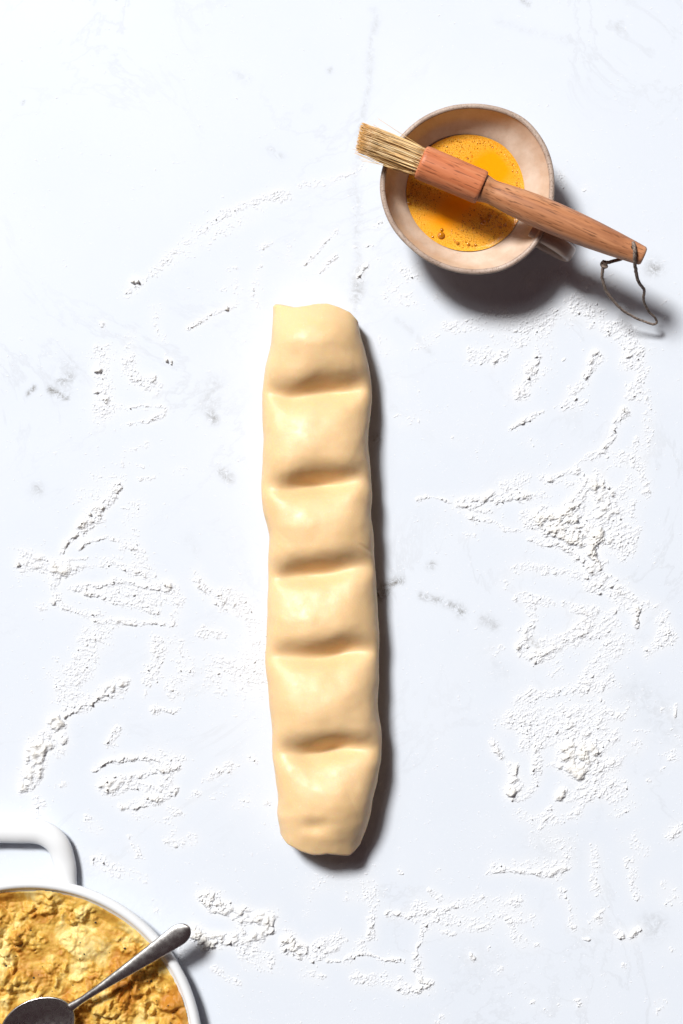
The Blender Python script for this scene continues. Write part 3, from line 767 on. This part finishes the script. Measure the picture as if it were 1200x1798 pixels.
# ------------------------------------------------------------------ flour: strokes as (points, radius px, density)
STROKES = [
 # top arc
 ([(222,516),(252,494),(282,466),(313,438),(360,401),(404,369),(460,349),(508,338)],8,.62), ([(530,326),(560,322),(600,310),(640,295)],6,.46), ([(235,495),(243,494)],4,2.2),
 ([(300,465),(340,440),(400,400),(450,375)],10,.33), ([(534,465),(548,452),(572,425),(592,405)],3.6,.95), ([(560,480),(575,462),(590,450)],3,.7), ([(505,460),(512,430)],5,.36),
 ([(460,466),(449,497),(445,523),(456,549)],6,.55), ([(460,435),(480,427)],6,.5), ([(330,577),(345,568),(375,550),(400,542),(412,538)],3.5,.8), ([(398,542)],4.5,1.2),
 ([(390,505),(412,492),(417,540)],4,.45), ([(400,475),(415,470)],4,.45), ([(640,400),(680,395)],7,.45), ([(615,435),(655,430)],3,.55), ([(630,485),(645,465)],5,.95), ([(663,455)],6,.55),
 ([(690,515),(720,530)],16,.42), ([(712,470)],6,.5), ([(280,600),(275,540)],9,.3), ([(225,590)],8,.35),
 # left upper block
 ([(182,625),(183,660),(184,700),(182,730)],17,.56), ([(167,650),(175,650)],3.5,1.9), ([(165,690),(171,690)],3.5,1.9), ([(187,700)],7,1.2), ([(232,595),(222,630)],8,.38),
 ([(225,640),(240,662),(262,672)],12,.98), ([(265,672),(272,662)],4,1.0), ([(293,635)],6,.8), ([(300,630),(300,640)],2.5,1.4),
 ([(220,718),(250,712),(275,712),(290,717),(286,728),(265,738),(240,744),(215,747)],3.5,.8), ([(275,690),(285,675)],5,.42), ([(200,715)],22,.38),
 ([(218,790),(240,787),(260,780)],4,.6), ([(220,790),(218,812)],4,.5), ([(195,812),(260,818)],4,.4), ([(245,842),(272,838)],3,.75), ([(180,570)],4,.9), ([(170,795)],6,.4), ([(300,830),(330,820)],5,.3),
 # left middle
 ([(208,856),(188,880),(168,904),(144,928)],10,1.5), ([(140,936),(116,952),(108,972)],4,1.15), ([(140,870),(200,850)],20,.42), ([(230,900),(225,950)],18,.42),
 ([(50,985),(75,990),(105,1005)],16,.98), ([(95,1000)],14,1.6), ([(100,1010),(95,1030)],10,1.1), ([(140,965),(150,952),(185,945),(215,955),(240,968)],4,.98), ([(115,985),(140,980),(200,980),(215,982)],4,.75),
 ([(110,1005),(140,994),(185,990),(220,995),(255,1008)],7,1.15), ([(240,960),(262,1010)],12,.62), ([(130,1030),(165,1030),(205,1020),(250,1028),(298,1030)],6,1.1), ([(155,1040),(185,1053),(230,1060),(275,1075)],8,1.0),
 ([(300,1035),(310,1080),(300,1095)],12,.62), ([(190,1035),(280,1050)],16,.62), ([(100,1035),(80,1065)],9,.7), ([(100,1055),(150,1080),(180,1095)],6,.85), ([(190,1090),(240,1095),(310,1097)],4.5,1.1),
 ([(345,1015),(365,1033),(390,1055)],8,1.1), ([(400,1050),(440,1085),(460,1110)],18,.55), ([(440,1130),(462,1200)],26,.5), ([(280,1130),(275,1165),(262,1198)],14,.74), ([(300,1130),(330,1170),(310,1200)],24,.52),
 ([(350,1110),(390,1115)],10,.62), ([(380,1180),(450,1200)],35,.48), ([(270,1247),(310,1248)],7,.7), ([(260,1200),(255,1225)],4,.55),
 ([(180,1105),(160,1130),(140,1160),(120,1200),(110,1225)],24,.68), ([(175,1115)],12,1.05), ([(215,1205),(190,1215),(150,1240),(115,1255)],9,1.4), ([(95,1270)],14,1.8), ([(80,1300),(65,1330),(60,1360),(55,1375)],16,1.5),
 ([(62,1400),(65,1425)],10,.85), ([(115,1295)],8,1.2), ([(105,1320)],10,.55), ([(110,1380)],5,.75), ([(205,1280),(190,1310)],7,.75), ([(168,1352),(190,1337),(220,1333),(255,1332),(275,1340)],4.5,1.2),
 ([(280,1325),(310,1335)],15,.52), ([(185,1382),(215,1378)],10,1.35), ([(215,1372),(250,1358),(310,1350)],6,1.15), ([(210,1388),(245,1380),(280,1385)],6,1.0), ([(300,1350),(295,1380)],14,.62),
 ([(215,1420),(245,1410),(285,1400),(300,1395)],7,1.15), ([(303,1395),(310,1385)],5,1.4), ([(300,1420),(320,1425)],9,.75), ([(355,1375),(380,1358),(405,1340)],6,.65), ([(405,1350)],12,.57), ([(375,1400)],8,.55),
 ([(330,1400),(345,1395)],8,.52), ([(150,1440),(175,1455)],8,.58), ([(230,1470),(245,1500)],9,.6), ([(300,1480),(330,1475)],11,.62), ([(235,1535),(260,1545)],10,.55), ([(165,1515),(200,1530)],14,.6), ([(135,1500)],10,.5),
 ([(470,1410)],6,.8), ([(275,1600)],5,.6), ([(435,1330),(452,1335)],4,.6), ([(410,1420),(440,1400)],8,.34), ([(240,1440),(300,1445)],9,.4),
 # bottom
 ([(360,1575),(390,1595),(420,1610)],14,1.2), ([(430,1605),(468,1612)],14,1.5), ([(475,1630),(440,1650),(410,1650),(370,1652)],10,1.4), ([(345,1645),(360,1660)],14,1.8), ([(305,1665),(320,1668)],8,.75), ([(325,1690),(318,1680)],8,.55),
 ([(430,1670),(470,1680)],16,.75), ([(510,1660),(530,1670)],14,1.8), ([(550,1665),(600,1650)],10,.68), ([(540,1690),(560,1680),(590,1665)],8,.78), ([(575,1687),(605,1688),(625,1677),(650,1675),(670,1684),(710,1689)],4,1.1),
 ([(655,1615),(652,1645)],7,1.15), ([(630,1655),(640,1670)],10,.75), ([(375,1700),(395,1715),(420,1725)],6,.7), ([(440,1700),(540,1712)],10,.36), ([(545,1710),(570,1716)],6,.8), ([(500,1630),(510,1637)],5,.7), ([(540,1600),(535,1610)],5,.55),
 ([(620,1720),(660,1720),(700,1725)],11,.74), ([(700,1735),(730,1735),(755,1727)],8,1.15), ([(750,1730),(735,1712),(728,1700)],6,.95), ([(730,1700),(735,1660),(740,1635),(755,1620)],7,.85), ([(680,1605),(720,1608),(760,1600),(800,1593)],4.5,1.15),
 ([(755,1562),(775,1578)],5,.95), ([(800,1590),(850,1585),(905,1585)],10,.68), ([(760,1610),(810,1620),(860,1628)],12,.88), ([(740,1610)],16,.92), ([(860,1605),(900,1618),(935,1610)],9,.74), ([(745,1630),(800,1640)],6,.75),
 ([(910,1640),(920,1655)],10,.62), ([(945,1660)],8,.65), ([(828,1675),(832,1682)],5,1.6), ([(860,1665)],8,.55), ([(875,1700)],10,.52), ([(858,1535),(875,1527),(920,1532),(970,1535),(995,1522)],5,1.0), ([(870,1520),(990,1515)],10,.48),
 ([(995,1500),(980,1540)],8,.52), ([(985,1568),(1000,1580),(1005,1620)],7,.68), ([(1010,1630)],6,.85), ([(1040,1485),(1045,1550),(1050,1570)],8,.58), ([(1052,1615)],6,1.3), ([(1055,1600),(1040,1630)],8,.58), ([(1025,1648),(1035,1652)],3,1.0),
 ([(1100,1515),(1110,1550),(1118,1575)],9,.74), ([(1108,1550)],7,1.05), ([(1085,1640),(1105,1648),(1122,1632)],4.5,1.3), ([(1110,1480),(1130,1500)],16,.42), ([(1180,1465),(1195,1455)],10,.75), ([(1165,1560),(1195,1580)],10,.52), ([(1172,1590)],7,.55),
 ([(1018,1757)],7,.75), ([(985,1765)],5,.6), ([(935,1763)],6,.62), ([(960,1775)],6,.5), ([(775,1788)],8,.62), ([(1095,1695)],5,.6), ([(1180,1670)],5,.6), ([(1160,1765)],14,.42), ([(770,1530)],8,.5), ([(655,1520)],8,.45), ([(700,1530),(705,1533)],3,.9),
 # right big mound
 ([(735,875),(750,872),(770,875),(790,883),(830,893),(860,900)],3.5,.8), ([(800,885),(830,880),(858,870)],9,1.35), ([(855,870)],8,1.7), ([(870,880),(900,875),(925,873)],9,1.25), ([(890,855),(915,845)],12,.62),
 ([(820,908),(850,912),(880,925),(915,935)],4,.95), ([(810,938),(835,940)],4,.5), ([(835,910),(830,940)],6,.4), ([(967,840),(985,832),(1015,825)],6,1.35), ([(960,845),(1030,850)],12,.55), ([(940,870),(965,872)],7,.55),
 ([(930,920),(970,920),(1000,910),(1010,890)],20,1.5), ([(960,915),(1000,935),(1040,945)],22,1.7), ([(1020,870),(1015,910)],9,1.6), ([(1040,850),(1060,870),(1070,900)],22,1.2), ([(1050,860)],14,1.6),
 ([(1060,910),(1080,940),(1100,955)],22,1.05), ([(1040,960),(1050,985),(1045,998)],14,1.9), ([(1100,930),(1105,970)],12,.62), ([(1105,885),(1110,905)],9,.72), ([(930,945),(970,955),(1010,975),(1040,990)],9,1.05),
 ([(910,1000),(940,995),(985,1003),(1020,1015)],8,.8), ([(975,1005)],6,1.2), ([(1050,1010),(1075,1020)],10,1.25), ([(1040,1020),(1080,1040),(1110,1055)],13,.98), ([(890,1020),(885,1035)],8,.48),
 ([(1120,800),(1130,830),(1130,860)],10,.78), ([(1060,830),(1100,805)],8,.55), ([(1090,870),(1110,850)],18,.42), ([(790,900),(770,915)],10,.3),
 # right middle
 ([(905,1050),(940,1052),(980,1057),(1020,1070)],8,.78), ([(930,1060),(940,1085),(930,1110),(915,1138)],9,.85), ([(938,1092)],4,1.6), ([(911,1138)],4,1.5), ([(1040,1075),(1025,1100),(1000,1118),(960,1145),(940,1155)],14,.98),
 ([(1060,1090),(1080,1100),(1040,1120),(1000,1130)],10,.68), ([(1076,1074)],5,1.6), ([(1090,1060),(1112,1070)],9,.82), ([(1120,1070),(1118,1098)],5,1.6), ([(1130,1060),(1150,1065)],8,.65), ([(1165,1090),(1168,1120),(1150,1135),(1135,1145)],10,.78),
 ([(1170,1130)],14,.52), ([(1080,1130),(1060,1160),(1040,1180)],26,.64), ([(980,1180)],16,.62), ([(905,1230),(950,1220),(1000,1210),(1060,1200)],10,.8), ([(1080,1140),(1110,1130)],14,.52), ([(1075,1190)],12,.52), ([(865,1145),(880,1135)],9,.42),
 ([(910,1255),(960,1265),(1010,1270),(1070,1260)],24,.76), ([(930,1285),(1000,1295),(1060,1290)],26,.82), ([(1000,1320),(1040,1320)],26,1.3), ([(1015,1350)],20,1.45), ([(1060,1340),(1040,1380),(1080,1390)],22,.74), ([(1000,1400),(1030,1400)],18,.74),
 ([(990,1390),(985,1400)],9,1.7), ([(945,1310),(945,1350),(938,1380),(925,1400),(905,1402)],7,.9), ([(862,1300),(875,1320),(895,1345)],5,1.05), ([(905,1355),(905,1375),(900,1388)],8,1.8), ([(870,1290),(865,1250)],5,.45),
 ([(910,1430),(950,1435),(975,1425)],10,.64), ([(970,1420),(950,1455)],5,.95), ([(975,1440),(1010,1435)],8,.64), ([(1015,1430)],7,1.1), ([(1070,1430),(1110,1415)],9,.54), ([(1090,1320),(1110,1310)],18,.48), ([(1180,1325)],12,.58),
 ([(1188,1240),(1185,1258)],5,1.2), ([(1165,1243)],7,.45), ([(1180,1280)],5,.6), ([(1190,1295)],5,.6), ([(1110,1283),(1140,1283)],3,.6), ([(1165,1350)],5,.7), ([(1140,1370)],5,.55), ([(950,1470),(1000,1480)],16,.4),
 # right upper, around the mug's shadow
 ([(790,570),(850,570),(900,575),(960,570)],14,.56), ([(850,555),(950,555)],10,.52), ([(830,625),(880,625)],12,.68), ([(870,635)],5,1.1), ([(843,638)],4,1.0), ([(945,625),(935,655),(920,680),(912,690)],12,.92), ([(945,632)],6,1.4), ([(915,688)],7,1.5), ([(960,650)],10,.52),
 ([(1045,625),(1040,645),(1030,660)],11,1.25), ([(1020,675),(1000,700),(990,715)],10,.78), ([(1010,715),(1030,705)],7,.64), ([(895,755),(920,740),(940,730),(955,724)],4.5,.95), ([(930,775)],10,.42), ([(1010,535),(1060,560),(1090,580),(1105,600)],16,.7),
 ([(1080,575)],14,.92), ([(1110,620),(1130,650),(1125,680)],20,.82), ([(1105,625)],7,1.3), ([(1125,665)],14,1.15), ([(1095,720),(1085,735)],8,1.25), ([(1080,740),(1075,770),(1060,790)],5,1.0), ([(1130,700),(1140,780)],16,.45), ([(1120,770),(1115,800)],7,.75),
 ([(1060,790),(1010,815)],5,.85), ([(1100,800),(1050,800)],7,.6), ([(700,465),(730,480)],14,.48), ([(690,515)],20,.42), ([(780,520)],12,.42), ([(1075,500),(1110,540)],16,.43), ([(1160,530)],12,.45), ([(980,310),(990,330)],7,.55), ([(1028,328)],6,.68), ([(1048,372)],5,.5),
 ([(930,490),(990,490)],18,.42), ([(920,560),(1010,545)],16,.5), ([(890,600),(960,600)],20,.44), ([(990,630)],4,.8), ([(730,610),(760,590)],12,.32), ([(700,740),(745,735)],10,.3), ([(800,770)],10,.35), ([(1030,470),(1040,500)],9,.42),
 ([(660,600),(690,620)],12,.3), ([(690,650),(705,680)],5,.36), ([(545,1560),(560,1545)],20,.36), ([(640,1545),(655,1590)],12,.42), ([(590,1540),(620,1560)],22,.34),
]
def build_flour():
    rng = np.random.default_rng(17)
    sh = (GH, GW)
    yy, xx = np.mgrid[0:GH, 0:GW].astype(np.float32)
    n8 = vnoise(sh, 8, rng); n20 = vnoise(sh, 22, rng); n8b = vnoise(sh, 8, rng); n60 = vnoise(sh, 70, rng); n5 = vnoise(sh, 5, rng); n20b = vnoise(sh, 17, rng); n30 = vnoise(sh, 26, rng)
    D = np.zeros(sh, dtype=np.float32)
    for pts, r, dens in STROKES:
        a = np.array(pts, float); m = int(r * 3.6 + 14)
        x0, x1 = max(0, int(a[:, 0].min()) - m), min(GW, int(a[:, 0].max()) + m); y0, y1 = max(0, int(a[:, 1].min()) - m), min(GH, int(a[:, 1].max()) + m)
        if x1 <= x0 or y1 <= y0: continue
        s = (slice(y0, y1), slice(x0, x1))
        wv = min(1.0, r / 9)
        X = xx[s] + n8[s] * 3.2 * wv + n20[s] * 5 * wv; Y = yy[s] + n8b[s] * 3.2 * wv - n20[s] * 4 * wv
        d = seg_dist(X, Y, pts) / (r * (1.0 + 0.55 * n20b[s]))
        f = np.clip((1.5 - d) / 1.1, 0, 1); f = f * f * (3 - 2 * f); f = f + 0.30 / max(1, dens) * np.exp(-(d / 2.1) ** 2) * (1 - f)
        f = f * (1.04 + 0.40 * n30[s]); D[s] = np.maximum(D[s], dens * f) + 0.12 * np.minimum(D[s], dens * f)
    # loose dust over the worked area, thinning to the clean upper left
    loose = np.clip((yy - 350 + (xx - 500) * 0.5) / 500, 0, 1) * (0.05 + 0.07 * n60)
    D = np.maximum(D, loose)
    def gn(sig):
        a = blur(rng.standard_normal(sh).astype(np.float32), sig); return a / a.std()
    g1, g2, g4 = gn(0.65), gn(1.25), gn(3.2)
    wn = rng.standard_normal(sh).astype(np.float32); wn = blur(wn, 0.7)
    def streak(dx, dy, L=9):
        a = sum(np.roll(wn, (int(round(k * dy)), int(round(k * dx))), (0, 1)) for k in range(-L, L + 1)); return a / a.std()
    side = np.clip((xx - 420) / 300, 0, 1)
    gs = streak(1.0, 0.22) * (1 - side) + streak(0.85, -0.55) * side
    g = np.clip(0.70 * g1 + 0.42 * g2 + 0.22 * g4 + 0.38 * gs, -2.2, 3.0)
    thick = np.clip((D - 0.8) / 0.9, 0, 1)
    calm = np.clip(0.65 + 1.6 * n60, 0, 1) * thick            # pressed smooth places in the mounds
    val = D * (1 + 0.20 * n8 + 0.14 * n5) - 0.55 + g * 0.28 * (1 - 0.7 * calm)
    base = np.maximum(val, 0)
    h = np.where(val > 0, 0.10 + 1.35 * np.minimum(base, 0.5) + 4.0 * np.maximum(base - 0.5, 0), -0.5)
    crumb = np.clip(gn(1.1) - 2.5, 0, 1.2) * np.clip((D - 0.22) * 2.2, 0, 1) * 5.5    # taller crumbs
    big = np.clip(gn(2.6) - 2.2, 0, 1) * np.clip((D - 0.4) * 2, 0, 1) * 7
    h = np.where(crumb + big > 0.05, np.maximum(h, 0) + crumb + big, h)
    h = h + thick * (n5 * 0.9 + n8 * 1.6) * (h > 0)
    # nothing lies inside the dough, the mug foot or the dish
    yl = np.interp(yy[:, 0], DL[:, 1], DL[:, 0]); yr = np.interp(yy[:, 0], DR[:, 1], DR[:, 0])
    ins = (xx > yl[:, None] + 14) & (xx < yr[:, None] - 14) & (yy > 545) & (yy < 1488)
    mx, my = MUG.x / PX + 600, 899 - MUG.y / PX
    ins |= np.hypot(xx - mx, yy - my) < 78
    qx, qy = PC.x / PX + 600, 899 - PC.y / PX
    ins |= np.hypot(xx - qx, yy - qy) < 268
    h[ins] = -0.8
    pos = h > 0
    q = pos[:-1, :-1] | pos[1:, :-1] | pos[:-1, 1:] | pos[1:, 1:]
    idx = np.arange(GW * GH).reshape(GH, GW)
    F = np.stack([idx[1:, :-1], idx[1:, 1:], idx[:-1, 1:], idx[:-1, :-1]], -1)[q]
    used = np.unique(F); remap = np.full(GW * GH, -1); remap[used] = np.arange(len(used))
    jx = blur(rng.standard_normal(sh).astype(np.float32), 0.8) * 0.5; jy = blur(rng.standard_normal(sh).astype(np.float32), 0.8) * 0.5
    V = np.stack([((xx + jx - 600) * PX).ravel(), ((899 - yy - jy) * PX).ravel(), (h * PX).ravel()], 1)[used]
    o = np_mesh('scattered_flour', V, remap[F], M_flour)
    attr(o, 'thick', np.clip(h / 6, 0, 1).ravel()[used])
    o['kind'] = 'stuff'; o['label'] = 'white flour smeared and scattered in streaks over the marble'; o['category'] = 'flour'
    # the finest film of flour lies in the stone's own colour
    tb, tx, ty = TABLE
    film = np.clip(blur(D, 8) * 1.0 - 0.05, 0, 0.85)
    ix = np.clip(np.rint(tx), 0, GW - 1).astype(int); iy = np.clip(np.rint(ty), 0, GH - 1).astype(int)
    dv = film[iy, ix]; dv[(tx < 0) | (tx > GW) | (ty < 0) | (ty > GH)] = 0
    attr(tb, 'dust', dv.ravel())
build_flour()
